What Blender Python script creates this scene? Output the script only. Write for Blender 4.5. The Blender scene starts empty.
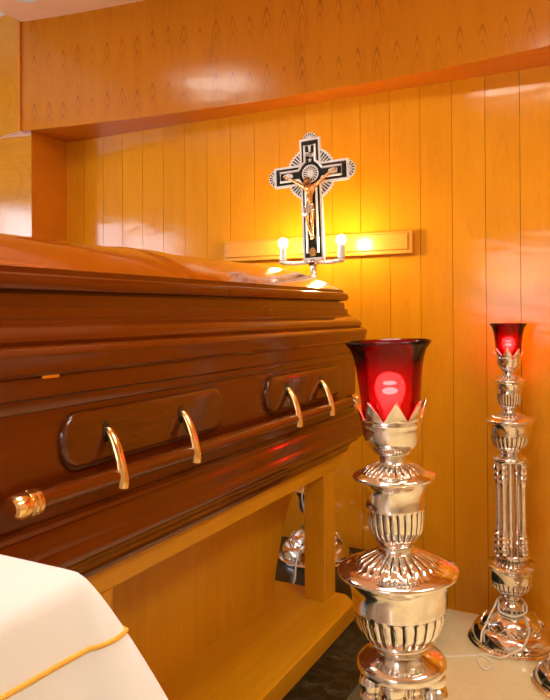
import bpy, bmesh, math, random
from mathutils import Vector, Matrix
random.seed(7)
S = bpy.context.scene
COL = S.collection
PI = math.pi
sin, cos = math.sin, math.cos

# ------------------------------------------------------------------ materials
def nmat(name):
    m = bpy.data.materials.new(name); m.use_nodes = True
    nt = m.node_tree; nt.nodes.clear()
    out = nt.nodes.new('ShaderNodeOutputMaterial')
    return m, nt, out
def pbsdf(nt, out, color=None, rough=.4, metal=0., spec=.5, coat=0., coat_rough=.1):
    b = nt.nodes.new('ShaderNodeBsdfPrincipled')
    if color: b.inputs['Base Color'].default_value = (*color, 1)
    b.inputs['Roughness'].default_value = rough
    b.inputs['Metallic'].default_value = metal
    b.inputs['Specular IOR Level'].default_value = spec
    b.inputs['Coat Weight'].default_value = coat
    b.inputs['Coat Roughness'].default_value = coat_rough
    nt.links.new(b.outputs[0], out.inputs[0])
    return b
def mth(nt, op, a, b=None, c=None, clamp=False):
    n = nt.nodes.new('ShaderNodeMath'); n.operation = op; n.use_clamp = clamp
    for i, v in enumerate((a, b, c)):
        if v is None: continue
        if isinstance(v, (int, float)): n.inputs[i].default_value = v
        else: nt.links.new(v, n.inputs[i])
    return n.outputs[0]
def noise(nt, vec, scale, detail=3, rough=.5, dist=0.):
    n = nt.nodes.new('ShaderNodeTexNoise'); n.inputs['Scale'].default_value = scale
    n.inputs['Detail'].default_value = detail; n.inputs['Roughness'].default_value = rough
    n.inputs['Distortion'].default_value = dist
    nt.links.new(vec, n.inputs['Vector']); return n.outputs['Fac']
def mapping(nt, vec, sc=(1, 1, 1), rot=(0, 0, 0)):
    n = nt.nodes.new('ShaderNodeMapping'); n.inputs['Scale'].default_value = sc
    n.inputs['Rotation'].default_value = rot
    nt.links.new(vec, n.inputs['Vector']); return n.outputs[0]
def ramp(nt, fac, stops):
    n = nt.nodes.new('ShaderNodeValToRGB')
    e = n.color_ramp.elements
    while len(e) < len(stops): e.new(.5)
    for i, (p, c) in enumerate(stops):
        e[i].position = p; e[i].color = (*c, 1)
    nt.links.new(fac, n.inputs[0]); return n.outputs[0]
def bump(nt, h, bsdf, strength=.1, dist=.01):
    n = nt.nodes.new('ShaderNodeBump'); n.inputs['Strength'].default_value = strength
    n.inputs['Distance'].default_value = dist
    nt.links.new(h, n.inputs['Height']); nt.links.new(n.outputs[0], bsdf.inputs['Normal'])
def objcoord(nt):
    return nt.nodes.new('ShaderNodeTexCoord').outputs['Object']

def veneer(name, stops, period=.1404, phase=0., horiz='X', vert='Z', arcs=10., arc_amt=.3, slope=.55, rough=.28, spec=.5, wav=.06, pmix=.35, rnd=.7):
    """flat-sawn veneer: fine streaks along `vert`, nested cathedral arcs repeated across `horiz`"""
    m, nt, out = nmat(name)
    b = pbsdf(nt, out, None, rough, 0, spec)
    oc = objcoord(nt)
    sx = nt.nodes.new('ShaderNodeSeparateXYZ'); nt.links.new(oc, sx.inputs[0])
    h = sx.outputs[horiz]; v = sx.outputs[vert]
    cell = mth(nt, 'MULTIPLY_ADD', h, 1 / period, phase)
    idx = mth(nt, 'FLOOR', cell)
    u = mth(nt, 'ABSOLUTE', mth(nt, 'SUBTRACT', mth(nt, 'FRACT', cell), .5))
    wn = nt.nodes.new('ShaderNodeTexWhiteNoise'); wn.noise_dimensions = '1D'; nt.links.new(idx, wn.inputs['W'])
    pr = wn.outputs['Value']
    sc = {'X': 26, 'Y': 26, 'Z': 26}; sc[vert] = 1.0
    streak = noise(nt, mapping(nt, oc, (sc['X'], sc['Y'], sc['Z'])), 4, 4, .6, .3)
    soft = noise(nt, mapping(nt, oc, (9, 9, 9) if False else tuple(7 if k != vert else 1.6 for k in 'XYZ')), 1.2, 3, .55, .8)
    wob = noise(nt, mapping(nt, oc, tuple(14 if k != vert else 4 for k in 'XYZ')), 1., 2)
    ph = mth(nt, 'MULTIPLY_ADD', mth(nt, 'POWER', u, 1.35), slope, v)
    ph = mth(nt, 'MULTIPLY_ADD', wob, .05, ph)
    ph = mth(nt, 'MULTIPLY_ADD', pr, rnd, ph)
    arc = mth(nt, 'POWER', mth(nt, 'MULTIPLY_ADD', mth(nt, 'SINE', mth(nt, 'MULTIPLY', ph, arcs * 2 * PI)), .5, .5), 3.)
    # nested arcs come in bursts along the board
    burst = mth(nt, 'MULTIPLY_ADD', mth(nt, 'SINE', mth(nt, 'MULTIPLY', ph, arcs * 2 * PI / 4.)), .5, .5)
    cen = mth(nt, 'SUBTRACT', 1, mth(nt, 'MULTIPLY', u, 2.3), clamp=True)
    arc = mth(nt, 'MULTIPLY', mth(nt, 'MULTIPLY', arc, cen), burst)
    f = mth(nt, 'MULTIPLY', streak, .36)
    f = mth(nt, 'MULTIPLY_ADD', soft, .5, f)
    f = mth(nt, 'MULTIPLY_ADD', pr, pmix * .3, f)
    f = mth(nt, 'MULTIPLY_ADD', arc, -arc_amt, f)
    c = ramp(nt, f, stops)
    nt.links.new(c, b.inputs['Base Color'])
    w = noise(nt, mapping(nt, oc, tuple(5 if k != vert else 9 for k in 'XYZ')), 1., 2)
    bump(nt, mth(nt, 'ADD', mth(nt, 'MULTIPLY', w, 1.), mth(nt, 'MULTIPLY', streak, .03)), b, wav, .03)
    return m

def plainwood(name, stops, axis='Y', rough=.3, spec=.5, coat=0., scale=1., wav=.02):
    m, nt, out = nmat(name)
    b = pbsdf(nt, out, None, rough, 0, spec, coat, .08)
    oc = objcoord(nt)
    s1 = tuple((30 if k != axis else 1.2) * scale for k in 'XYZ')
    s2 = tuple((6 if k != axis else 1.1) * scale for k in 'XYZ')
    f = mth(nt, 'MULTIPLY_ADD', noise(nt, mapping(nt, oc, s1), 3, 4, .6, .4), .45, mth(nt, 'MULTIPLY', noise(nt, mapping(nt, oc, s2), 2, 4, .6, 1.2), .55))
    nt.links.new(ramp(nt, f, stops), b.inputs['Base Color'])
    bump(nt, noise(nt, mapping(nt, oc, s2), 1.5, 2), b, wav, .02)
    return m

def simple(name, color, rough=.4, metal=0., spec=.5, var=0., vscale=20., coat=0.):
    m, nt, out = nmat(name)
    b = pbsdf(nt, out, color, rough, metal, spec, coat)
    oc = objcoord(nt)
    n = noise(nt, oc, vscale, 3)
    lo = tuple(c * (1 - var) for c in color); hi = tuple(min(1, c * (1 + var)) for c in color)
    nt.links.new(ramp(nt, n, [(.3, lo), (.7, hi)]), b.inputs['Base Color'])
    return m
def emis(name, color, strength):
    m, nt, out = nmat(name)
    e = nt.nodes.new('ShaderNodeEmission'); e.inputs[0].default_value = (*color, 1); e.inputs[1].default_value = strength
    nt.links.new(e.outputs[0], out.inputs[0]); return m

M = {}
M['wall'] = veneer('honey_plank_veneer', [(.15, (.60, .222, .004)), (.50, (.73, .285, .007)), (.80, (.79, .325, .010))], period=.1404, phase=19.943, arcs=9, arc_amt=.13, slope=.9, rough=.12, spec=.33, wav=.07)
M['beam'] = veneer('flame_veneer', [(.02, (.30, .085, .001)), (.36, (.53, .172, .002)), (.75, (.61, .210, .003))], period=.0905, phase=.3, arcs=15, arc_amt=.40, slope=.52, rnd=.035, rough=.17, spec=.40, wav=.06, pmix=.1)
M['side'] = veneer('side_panel_veneer', [(.2, (.44, .165, .005)), (.5, (.62, .24, .008)), (.8, (.70, .30, .016))], period=.45, horiz='Z', vert='X', arcs=12, arc_amt=.2, slope=.5, rough=.16)
M['return'] = veneer('return_panel_veneer', [(.2, (.55, .150, .002)), (.5, (.64, .195, .003)), (.8, (.70, .23, .005))], period=.3, horiz='Z', vert='Y', arcs=12, arc_amt=.2, slope=.5, rough=.4)
M['soffit'] = plainwood('soffit_veneer', [(.3, (.52, .13, .002)), (.7, (.60, .17, .004))], 'X', .35)
M['side_wall'] = plainwood('room_panelling', [(.3, (.55, .38, .20)), (.7, (.66, .48, .28))], 'Z', .4)
M['groove'] = simple('groove_dark', (.05, .018, .004), .8)
M['board'] = plainwood('board_wood', [(.3, (.66, .27, .02)), (.7, (.76, .34, .04))], 'X', .25)
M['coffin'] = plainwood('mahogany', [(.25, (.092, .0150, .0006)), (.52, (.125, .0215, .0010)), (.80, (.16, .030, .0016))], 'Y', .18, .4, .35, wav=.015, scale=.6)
M['coffin_lid'] = plainwood('mahogany_lid_lit', [(.25, (.28, .052, .0012)), (.52, (.36, .072, .0018)), (.80, (.44, .094, .003))], 'Y', .16, .45, .8, wav=.035, scale=.6)  # lighter than the body: light falling on the lid is put into the colour
M['plaque'] = plainwood('mahogany_plaque', [(.30, (.060, .0105, .0006)), (.52, (.092, .017, .0010)), (.72, (.125, .025, .002))], 'Y', .16, .5, .6, scale=1.3)
M['stand'] = plainwood('golden_maple', [(.3, (.55, .245, .003)), (.55, (.64, .300, .006)), (.75, (.70, .345, .011))], 'Y', .33)
M['standv'] = plainwood('golden_maple_upright', [(.3, (.55, .245, .003)), (.55, (.64, .300, .006)), (.75, (.68, .325, .009))], 'Z', .35)

def silver(name, c1, c2, rough):
    m, nt, out = nmat(name)
    b = pbsdf(nt, out, None, rough, 1.)
    oc = objcoord(nt)
    n = noise(nt, oc, 38, 4, .6)
    nt.links.new(ramp(nt, n, [(.35, c1), (.62, c2)]), b.inputs['Base Color'])
    r = mth(nt, 'MULTIPLY_ADD', noise(nt, oc, 60, 3), .12, rough - .04)
    nt.links.new(r, b.inputs['Roughness'])
    bump(nt, noise(nt, oc, 45, 2), b, .05, .01)
    return m
M['silver'] = silver('antique_silver', (.80, .78, .72), (.95, .93, .88), .12)
M['silver_dk'] = silver('tarnished_shaded_silver', (.10, .08, .055), (.22, .18, .13), .4)  # dark tarnish; on the flute grooves it also paints in the shade
M['brass'] = silver('polished_brass', (.90, .62, .24), (.98, .74, .36), .14)
M['gold'] = silver('gilt_bronze', (.80, .42, .14), (.92, .55, .22), .25)
M['silver_lt'] = simple('bright_lit_silver', (.90, .89, .87), .32, .30, .5, .04, 60)  # pale, less metallic silver: the strong light on the cross is painted in
M['enamel'] = simple('black_enamel', (.012, .016, .012), .15, 0, .6)
M['sleeve'] = simple('white_candle_sleeve', (.80, .80, .80), .25, .35)
M['cloth'] = None
m, nt, out = nmat('white_linen')
b = pbsdf(nt, out, (.84, .82, .78), .85, 0, .2)
oc = objcoord(nt)
bump(nt, mth(nt, 'ADD', noise(nt, mapping(nt, oc, (1, 1, .2)), 900, 1), mth(nt, 'MULTIPLY', noise(nt, oc, 9, 2), 2.)), b, .06, .004)
nt.links.new(ramp(nt, noise(nt, oc, 6, 3), [(.3, (.80, .81, .82)), (.7, (.84, .85, .86))]), b.inputs['Base Color'])
M['cloth'] = m
M['trim'] = simple('gold_braid', (.92, .46, .06), .6, 0, .3, .15, 400)
M['cord'] = simple('cream_plastic', (.93, .88, .74), .4, 0, .5, .04)
M['tape'] = simple('yellow_tape', (.85, .55, .02), .4)
M['ceiling'] = simple('bounce_tinted_ceiling', (.92, .52, .27), .8, 0, .3, .03)  # orange light bounced off the wood is put into this colour
M['ceiling_hi'] = simple('white_ceiling', (.82, .80, .77), .8, 0, .3, .02)
M['plaster'] = simple('cream_plaster', (.76, .72, .64), .7, 0, .3, .03)
M['hair'] = simple('bronze_hair', (.35, .15, .04), .4, .8)
# floors
m, nt, out = nmat('beige_marble')
b = pbsdf(nt, out, None, .16, 0, .5)
oc = objcoord(nt)
f = mth(nt, 'MULTIPLY_ADD', noise(nt, oc, 3.2, 6, .65, 1.2), .7, mth(nt, 'MULTIPLY', noise(nt, oc, 60, 3), .3))
nt.links.new(ramp(nt, f, [(.3, (.84, .70, .41)), (.5, (.92, .80, .48)), (.7, (.95, .85, .55))]), b.inputs['Base Color'])
M['floor'] = m
m, nt, out = nmat('dark_green_marble')
b = pbsdf(nt, out, None, .30, 0, .22)
oc = objcoord(nt)
w = mth(nt, 'ABSOLUTE', mth(nt, 'SUBTRACT', noise(nt, mapping(nt, oc, (1, 1.4, 1)), 6.5, 8, .66, 1.2), .5))
vein = mth(nt, 'SUBTRACT', 1, mth(nt, 'MULTIPLY', w, 16), clamp=True)
f = mth(nt, 'MULTIPLY_ADD', vein, .42, mth(nt, 'MULTIPLY', noise(nt, oc, 14, 5, .65), .4))
nt.links.new(ramp(nt, f, [(.2, (.008, .009, .005)), (.5, (.020, .021, .012)), (.95, (.13, .13, .085))]), b.inputs['Base Color'])
M['dark'] = m
# thin coloured glass: red filter + gloss + a little scatter
def thin_glass(name, tint, scatter, sc_amt, ior=1.38, rough=.02):
    m, nt, out = nmat(name)
    tr = nt.nodes.new('ShaderNodeBsdfTransparent'); tr.inputs[0].default_value = (*tint, 1)
    tl = nt.nodes.new('ShaderNodeBsdfTranslucent'); tl.inputs[0].default_value = (*scatter, 1)
    gl = nt.nodes.new('ShaderNodeBsdfGlossy'); gl.inputs['Roughness'].default_value = rough
    fr = nt.nodes.new('ShaderNodeFresnel'); fr.inputs[0].default_value = ior
    m1 = nt.nodes.new('ShaderNodeMixShader'); m1.inputs[0].default_value = sc_amt
    nt.links.new(tr.outputs[0], m1.inputs[1]); nt.links.new(tl.outputs[0], m1.inputs[2])
    m2 = nt.nodes.new('ShaderNodeMixShader'); nt.links.new(fr.outputs[0], m2.inputs[0])
    nt.links.new(m1.outputs[0], m2.inputs[1]); nt.links.new(gl.outputs[0], m2.inputs[2])
    nt.links.new(m2.outputs[0], out.inputs[0]); return m
M['redglass'] = thin_glass('ruby_glass', (.61, .034, .041), (.80, .004, .012), .02)
M['bulbglass'] = thin_glass('clear_bulb_glass', (.95, .93, .90), (.95, .9, .85), .45)
M['filament'] = emis('glowing_filament', (1., .72, .50), 800)
M['flame_bulb'] = emis('lit_frosted_bulb', (1., .72, .42), 270)
M['daylight'] = emis('daylight_pane', (.82, .86, 1.), 11.0)
M['daylight_far'] = emis('daylight_far_pane', (.86, .88, 1.), 6.0)
M['lampface'] = emis('lamp_diffuser', (1., .94, .79), 16.)
M['white_paint'] = simple('white_paint', (.8, .8, .78), .4)

# ------------------------------------------------------------------ helpers
def mesh(name, verts, faces, mats, parent=None, smooth=True, fm=None, world=True, angle=40):
    me = bpy.data.meshes.new(name)
    off = Vector(parent_world(parent)) if (parent and world) else Vector((0, 0, 0))
    me.from_pydata([tuple(Vector(v) - off) for v in verts], [], faces)
    if not isinstance(mats, (list, tuple)): mats = [mats]
    for mm in mats: me.materials.append(mm)
    if fm:
        for p, i in zip(me.polygons, fm): p.material_index = i
    bm = bmesh.new(); bm.from_mesh(me)
    bmesh.ops.recalc_face_normals(bm, faces=bm.faces); bm.to_mesh(me); bm.free()
    if smooth:
        me.polygons.foreach_set('use_smooth', [True] * len(me.polygons))
        me.set_sharp_from_angle(angle=math.radians(angle))
    me.update()
    o = bpy.data.objects.new(name, me); COL.objects.link(o)
    if parent: o.parent = parent
    return o
def parent_world(p):
    v = Vector((0, 0, 0))
    while p: v += p.location; p = p.parent
    return v
def thing(name, label, cat, loc, group=None):
    o = bpy.data.objects.new(name, None); COL.objects.link(o); o.location = loc
    o.empty_display_size = .1
    return tag(o, label, cat, group)
def tag(o, label, cat, group=None):
    o['label'] = label; o['category'] = cat
    if group: o['group'] = group
    return o
def struct(o):
    o['kind'] = 'structure'; return o
def box(x0, x1, y0, y1, z0, z1):
    v = [(x, y, z) for x in (x0, x1) for y in (y0, y1) for z in (z0, z1)]
    f = [(0, 1, 3, 2), (4, 6, 7, 5), (0, 4, 5, 1), (2, 3, 7, 6), (0, 2, 6, 4), (1, 5, 7, 3)]
    return v, f
def join(*parts):
    V, F = [], []
    for v, f in parts:
        n = len(V); V += list(v); F += [tuple(i + n for i in q) for q in f]
    return V, F
def bevel(o, w, seg=2):
    md = o.modifiers.new('bevel', 'BEVEL'); md.width = w; md.segments = seg; md.limit_method = 'ANGLE'; md.angle_limit = math.radians(35)
    bake(o); return o
def bake(o):
    dg = bpy.context.evaluated_depsgraph_get(); dg.update()
    me = bpy.data.meshes.new_from_object(o.evaluated_get(dg))
    o.modifiers.clear(); o.data = me
    return o
def prism(outline, y0, y1, rev=False):
    """outline in (x,z); extruded along y"""
    n = len(outline)
    v = [(x, y0, z) for x, z in outline] + [(x, y1, z) for x, z in outline]
    f = [tuple(range(n)), tuple(range(2 * n - 1, n - 1, -1))] + [(i, (i + 1) % n, n + (i + 1) % n, n + i) for i in range(n)]
    return v, f
def lathe(prof, seg=64, flutes=0, cx=0, cy=0, cap=True):
    """prof rows (r, z[, flute_depth]). returns verts, faces, material ids"""
    V, F, FM = [], [], []
    for row in prof:
        r, z = row[0], row[1]; d = row[2] if len(row) > 2 else 0
        for k in range(seg):
            a = 2 * PI * k / seg
            rr = r
            if d and flutes:
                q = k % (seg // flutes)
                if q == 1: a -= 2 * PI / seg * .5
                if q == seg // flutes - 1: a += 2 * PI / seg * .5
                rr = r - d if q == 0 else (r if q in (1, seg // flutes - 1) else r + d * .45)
            V.append((cx + rr * cos(a), cy + rr * sin(a), z))
    for i in range(len(prof) - 1):
        d0 = len(prof[i]) > 2 and prof[i][2] > 0; d1 = len(prof[i + 1]) > 2 and prof[i + 1][2] > 0
        for k in range(seg):
            k2 = (k + 1) % seg
            F.append((i * seg + k, i * seg + k2, (i + 1) * seg + k2, (i + 1) * seg + k))
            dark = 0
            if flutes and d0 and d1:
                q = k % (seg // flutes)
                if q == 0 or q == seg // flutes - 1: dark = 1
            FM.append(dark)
    if cap:
        if prof[0][0] > 1e-5: F.append(tuple(range(seg - 1, -1, -1))); FM.append(0)
        if prof[-1][0] > 1e-5: F.append(tuple((len(prof) - 1) * seg + k for k in range(seg))); FM.append(0)
    return V, F, FM
def tube(pts, r, seg=10, closed=False):
    P = [Vector(p) for p in pts]; n = len(P); V, F = [], []
    up = Vector((0, 0, 1)); prevN = None
    for i, p in enumerate(P):
        a = P[(i - 1) % n] if closed or i > 0 else P[i]
        b = P[(i + 1) % n] if closed or i < n - 1 else P[i]
        t = (b - a).normalized()
        if prevN is None:
            ref = up if abs(t.dot(up)) < .9 else Vector((1, 0, 0))
            N = (ref - t * ref.dot(t)).normalized()
        else:
            N = prevN - t * prevN.dot(t)
            N = N.normalized() if N.length > 1e-6 else prevN
        prevN = N; B = t.cross(N)
        rr = r[i] if isinstance(r, (list, tuple)) else r
        for k in range(seg):
            an = 2 * PI * k / seg
            V.append(tuple(p + (N * cos(an) + B * sin(an)) * rr))
    m = n if closed else n - 1
    for i in range(m):
        j = (i + 1) % n
        for k in range(seg):
            k2 = (k + 1) % seg
            F.append((i * seg + k, i * seg + k2, j * seg + k2, j * seg + k))
    if not closed:
        F.append(tuple(range(seg - 1, -1, -1))); F.append(tuple((n - 1) * seg + k for k in range(seg)))
    return V, F
def spline(pts, n=8, closed=False):
    P = [Vector(p) for p in pts]; out = []; m = len(P)
    rng = range(m) if closed else range(m - 1)
    for i in rng:
        p0 = P[(i - 1) % m] if closed or i > 0 else P[i]; p1 = P[i]; p2 = P[(i + 1) % m]
        p3 = P[(i + 2) % m] if closed or i < m - 2 else P[(i + 1) % m]
        for k in range(n):
            t = k / n
            out.append(.5 * ((2 * p1) + (p2 - p0) * t + (2 * p0 - 5 * p1 + 4 * p2 - p3) * t * t + (3 * p1 - p0 - 3 * p2 + p3) * t ** 3))
    if not closed: out.append(P[-1])
    return out
def sphere(c, r, u=14, v=9, sc=(1, 1, 1)):
    V, F = [], []
    for i in range(1, v):
        th = PI * i / v
        for k in range(u):
            a = 2 * PI * k / u
            V.append((c[0] + r * sc[0] * sin(th) * cos(a), c[1] + r * sc[1] * sin(th) * sin(a), c[2] + r * sc[2] * cos(th)))
    top = len(V); V.append((c[0], c[1], c[2] + r * sc[2])); bot = len(V); V.append((c[0], c[1], c[2] - r * sc[2]))
    for i in range(v - 2):
        for k in range(u):
            k2 = (k + 1) % u; F.append((i * u + k, (i + 1) * u + k, (i + 1) * u + k2, i * u + k2))
    for k in range(u):
        k2 = (k + 1) % u; F.append((top, k, k2)); F.append((bot, (v - 2) * u + k2, (v - 2) * u + k))
    return V, F
def copy_tree(root, loc):
    r = root.copy(); COL.objects.link(r); r.location = loc
    for ch in list(root.children):
        c = ch.copy(); COL.objects.link(c); c.parent = r
        for g in list(ch.children):
            d = g.copy(); COL.objects.link(d); d.parent = c
    return r

# ------------------------------------------------------------------ room shell
XL, XR, YB, YW = -4.2, 2.6, -3.2, 3.0
ZC, ZH, ZS, ZP = 2.89, 2.97, 2.293, .198
EDGE = -.727
struct(mesh('floor', *box(XL, XR, YB, YW + .1, -.1, 0), M['floor'], smooth=False))
# raised dark marble platform that carries the coffin
pl = struct(mesh('platform', *box(XL, EDGE, .74, YW, 0, ZP), M['dark'], smooth=False))
# plank wall: vertical boards with fine V gaps over a dark backing
parts = []; X = -2.94
edges = [-2.94] + [-2.8 + .1404 * i for i in range(0, 40)]
edges = [e for e in edges if e < XR]
pv, pf = [], []
g = .0004
for i in range(len(edges)):
    x0 = edges[i] + (g if i else 0); x1 = (edges[i + 1] if i + 1 < len(edges) else XR) - g
    q = [(x0, YW + .006), (x0 + .0008, YW), (x1 - .0008, YW), (x1, YW + .006)]
    n = len(pv)
    for (x, y) in q: pv += [(x, y, -.05), (x, y, ZS + .03)]
    for k in range(3): pf.append((n + 2 * k, n + 2 * k + 2, n + 2 * k + 3, n + 2 * k + 1))
bv, bf = box(XL - .1, XR + .1, YW + .005, YW + .1, -.1, ZH)
n = len(pv); nf = len(pf)
struct(mesh('wall_back', pv + bv, pf + [tuple(i + n for i in q) for q in bf], [M['wall'], M['groove']], smooth=False, fm=[0] * nf + [1] * 6))
# left return of the recess and the panel left of it
struct(mesh('wall_return', *box(-2.96, -2.934, 2.739, YW + .004, ZP, ZS), M['return'], smooth=False))
struct(mesh('wall_recess', *box(XL, -2.936, 2.735, 2.775, ZP, ZS), M['side'], smooth=False))
# bowed beam over the recess: plan curve of its face
face = [(-2.968, 2.685), (-2.85, 2.707), (-2.718, 2.731), (-2.6, 2.748), (-2.467, 2.765), (-2.3, 2.786), (-2.113, 2.806), (-1.94, 2.821), (-1.772, 2.832),
        (-1.62, 2.841), (-1.479, 2.847), (-1.3, 2.8495), (-1.152, 2.848), (-.95, 2.841), (-.742, 2.829), (-.617, 2.817), (-.45, 2.798), (-.271, 2.775), (0, 2.735), (.3, 2.68), (.7, 2.59), (1.3, 2.42), (2., 2.17), (XR, 1.93)]
nb = len(face)
v = [(x, y, ZS) for x, y in face] + [(x, y, ZH) for x, y in face]
f = [(i, i + 1, nb + i + 1, nb + i) for i in range(nb - 1)]
struct(mesh('trim_1', v, f, M['beam']))
v = [(x, y, ZS) for x, y in face] + [(x, YW + .01, ZS) for x, y in face]
struct(mesh('trim_2', v, f, M['soffit'], smooth=False))
lf = [(XL, 2.90), (-3.167, 2.722), (-2.972, 2.685)]
v = [(x, y, ZS) for x, y in lf] + [(x, y, ZH) for x, y in lf]
v2 = [(x, y, ZS) for x, y in lf] + [(x, YW, ZS) for x, y in lf]
v3, f3 = join((v, [(0, 1, 4, 3), (1, 2, 5, 4)]), (v2, [(0, 1, 4, 3), (1, 2, 5, 4)]))
struct(mesh('trim_3', v3, f3, M['side'], smooth=False))
struct(mesh('trim_4', *box(-2.974, -2.958, 2.676, 2.692, ZS - .001, ZC), M['return'], smooth=False))
# ceilings: lower cream soffit with its straight left edge, higher white ceiling beside it
struct(mesh('ceiling', *box(-2.955, XR + .1, YB, YW + .05, ZC, ZC + .12), M['ceiling'], smooth=False))
struct(mesh('ceiling_left', *box(XL, -2.955, YB, YW, ZH, ZH + .1), M['ceiling_hi'], smooth=False))
# unseen walls, with windows as the daylight source
def wall_with_hole(name, axis, pos, a0, a1, h):
    (b0, b1, z0, z1) = h
    th = .1
    rects = [(a0, b0, 0, ZH), (b1, a1, 0, ZH), (b0, b1, 0, z0), (b0, b1, z1, ZH)]
    ps = []
    for (p, q, r, s) in rects:
        if axis == 'X': ps.append(box(pos - th if pos < 0 else pos, pos if pos < 0 else pos + th, p, q, r, s))
        else: ps.append(box(p, q, pos - th, pos, r, s))
    return struct(mesh(name, *join(*ps), M['plaster'], smooth=False))
WL = (.0, 1.9, 1.45, 2.15); WB = (-1.75, -.15, 1.05, 2.1); WR = (-2.2, -.2, 1.0, 2.2)
wall_with_hole('wall_left', 'X', XL, YB, YW, WL)
wall_with_hole('wall_front', 'Y', YB, XL, XR, WB)
struct(mesh('wall_right', *box(XR, XR + .1, YB, YW, 0, ZH), M['side_wall'], smooth=False))
def window(name, axis, pos, h, pm):
    (b0, b1, z0, z1) = h
    def bb(p, q, r, s, d0, d1):
        return box(pos + d0, pos + d1, p, q, r, s) if axis == 'X' else box(p, q, pos + d0, pos + d1, r, s)
    sgn = -1 if pos < 0 else 1
    d0, d1 = sorted((sgn * .03, sgn * .07))
    fr = join(bb(b0, b1, z0, z0 + .04, d0, d1), bb(b0, b1, z1 - .04, z1, d0, d1), bb(b0, b0 + .04, z0, z1, d0, d1), bb(b1 - .04, b1, z0, z1, d0, d1),
              bb((b0 + b1) / 2 - .02, (b0 + b1) / 2 + .02, z0, z1, d0, d1))
    o = struct(mesh(name, *fr, M['white_paint'], smooth=False))
    e0, e1 = sorted((sgn * .075, sgn * .085))
    p = mesh('window_pane', *bb(b0, b1, z0, z1, e0, e1), pm, parent=o, smooth=False)
window('window_1', 'X', XL, WL, M['daylight']); window('window_2', 'Y', YB, WB, M['daylight_far'])

# ceiling lamps; two of the light panels are unseen additions
def downlight(x, y, r, label, zc=ZC):   # switched off
    t = thing('ceiling_lamp', label, 'ceiling lamp', (x, y, zc))
    V, F, _ = lathe([(r * .82, -.006), (r, -.008), (r * 1.12, -.004), (r * 1.14, 0)], 32, cap=False)
    mesh('trim_ring', V, F, M['white_paint'], t, world=False)
    V, F, _ = lathe([(0.001, -.004), (r * .84, -.005)], 32, cap=False)
    mesh('diffuser', V, F, M['white_paint'], t, world=False)
    return t
downlight(-2.70, 2.47, .06, 'small round white fitting in the cream ceiling near the beam corner')
def panel(x, y, sx, sy, label):
    t = thing('ceiling_panel_light', label, 'ceiling light', (x, y, ZC))
    mesh('frame', *join(box(-sx - .03, sx + .03, -sy - .03, -sy, -.02, 0), box(-sx - .03, sx + .03, sy, sy + .03, -.02, 0), box(-sx - .03, -sx, -sy, sy, -.02, 0), box(sx, sx + .03, -sy, sy, -.02, 0)), M['white_paint'], t, smooth=False, world=False)
    mesh('diffuser', *box(-sx, sx, -sy, sy, -.012, -.002), M['lampface'], t, smooth=False, world=False)
panel(-.55, 1.05, .40, .20, 'long unseen ceiling light added above the coffin side')  # added out of view to brighten the lid and upper wall
panel(1.15, .75, .30, .55, 'square unseen ceiling light added over the right half of the room')  # added out of view for general light from the right
panel(-2.37, 1.55, .20, .15, 'square ceiling light over the far side of the coffin')

# ------------------------------------------------------------------ wall board
t = thing('wall_board', 'long wooden board with a bevelled frame fixed to the plank wall behind the crucifix', 'board', (-1.35, YW, 1.60))
bx0, bx1, bz0, bz1 = -1.842, -.862, 1.550, 1.653
o = mesh('board_frame', *box(bx0, bx1, 2.966, YW, bz0, bz1), M['board'], t, smooth=False); bevel(o, .005, 2)
iv = [(bx0 + .012, 2.966, bz0 + .016), (bx1 - .016, 2.966, bz0 + .016), (bx1 - .016, 2.966, bz1 - .008), (bx0 + .012, 2.966, bz1 - .008)]
ov = [(bx0 + .018, 2.960, bz0 + .022), (bx1 - .022, 2.960, bz0 + .022), (bx1 - .022, 2.960, bz1 - .014), (bx0 + .018, 2.960, bz1 - .014)]
mesh('raised_panel', iv + ov, [(4, 5, 6, 7), (0, 1, 5, 4), (1, 2, 6, 5), (2, 3, 7, 6), (3, 0, 4, 7)], M['board'], t, smooth=False)

# ------------------------------------------------------------------ coffin stand
t = thing('coffin_stand', 'golden wooden bier with posts and a broad plinth under the coffin', 'coffin stand', (-1.30, 1.69, ZP))
zt = .261
Xf, Xb, Ya, Yb = -.887, -1.713, .98, 2.352
def plan(x0, x1, y0, y1, c): return [(x0 + c, y0), (x1 - c, y0), (x1, y0 + c), (x1, y1 - c), (x1 - c, y1), (x0 + c, y1), (x0, y1 - c), (x0, y0 + c)]
P0 = plan(Xb, Xf, Ya, Yb, .055)
v = [(x, y, ZP) for x, y in P0] + [(x, y, zt) for x, y in P0]
f = [tuple(range(8)), tuple(range(15, 7, -1))] + [(i, (i + 1) % 8, 8 + (i + 1) % 8, 8 + i) for i in range(8)]
bevel(mesh('plinth', v, f, M['stand'], t, smooth=False), .004, 2)
for (x0, x1) in ((-1.061, -.981), (-1.619, -1.539)):
    for (y0, y1) in ((2.252, 2.350), (1.035, 1.133)):
        bevel(mesh('post', *box(x0, x1, y0, y1, zt, .7125), M['standv'], t, smooth=False), .003, 2)
bevel(mesh('top_rail', *join(box(-1.06, -.977, .96, 2.418, .7125, .7715), box(-1.62, -1.54, .96, 2.418, .7125, .7715), box(-1.54, -1.06, .96, 1.04, .714, .760), box(-1.54, -1.06, 2.33, 2.416, .714, .760)), M['stand'], t, smooth=False), .003, 2)
prof = [(2.228, zt), (2.230, .31), (2.245, .36), (2.285, .45), (2.33, .53), (2.385, .60), (2.415, .66), (2.42, .712)]
outl = prof + [(2 * 1.69 - y, z) for y, z in reversed(prof)]
n = len(outl)
v = [(-1.17, y, z) for y, z in outl] + [(-1.43, y, z) for y, z in outl]
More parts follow.
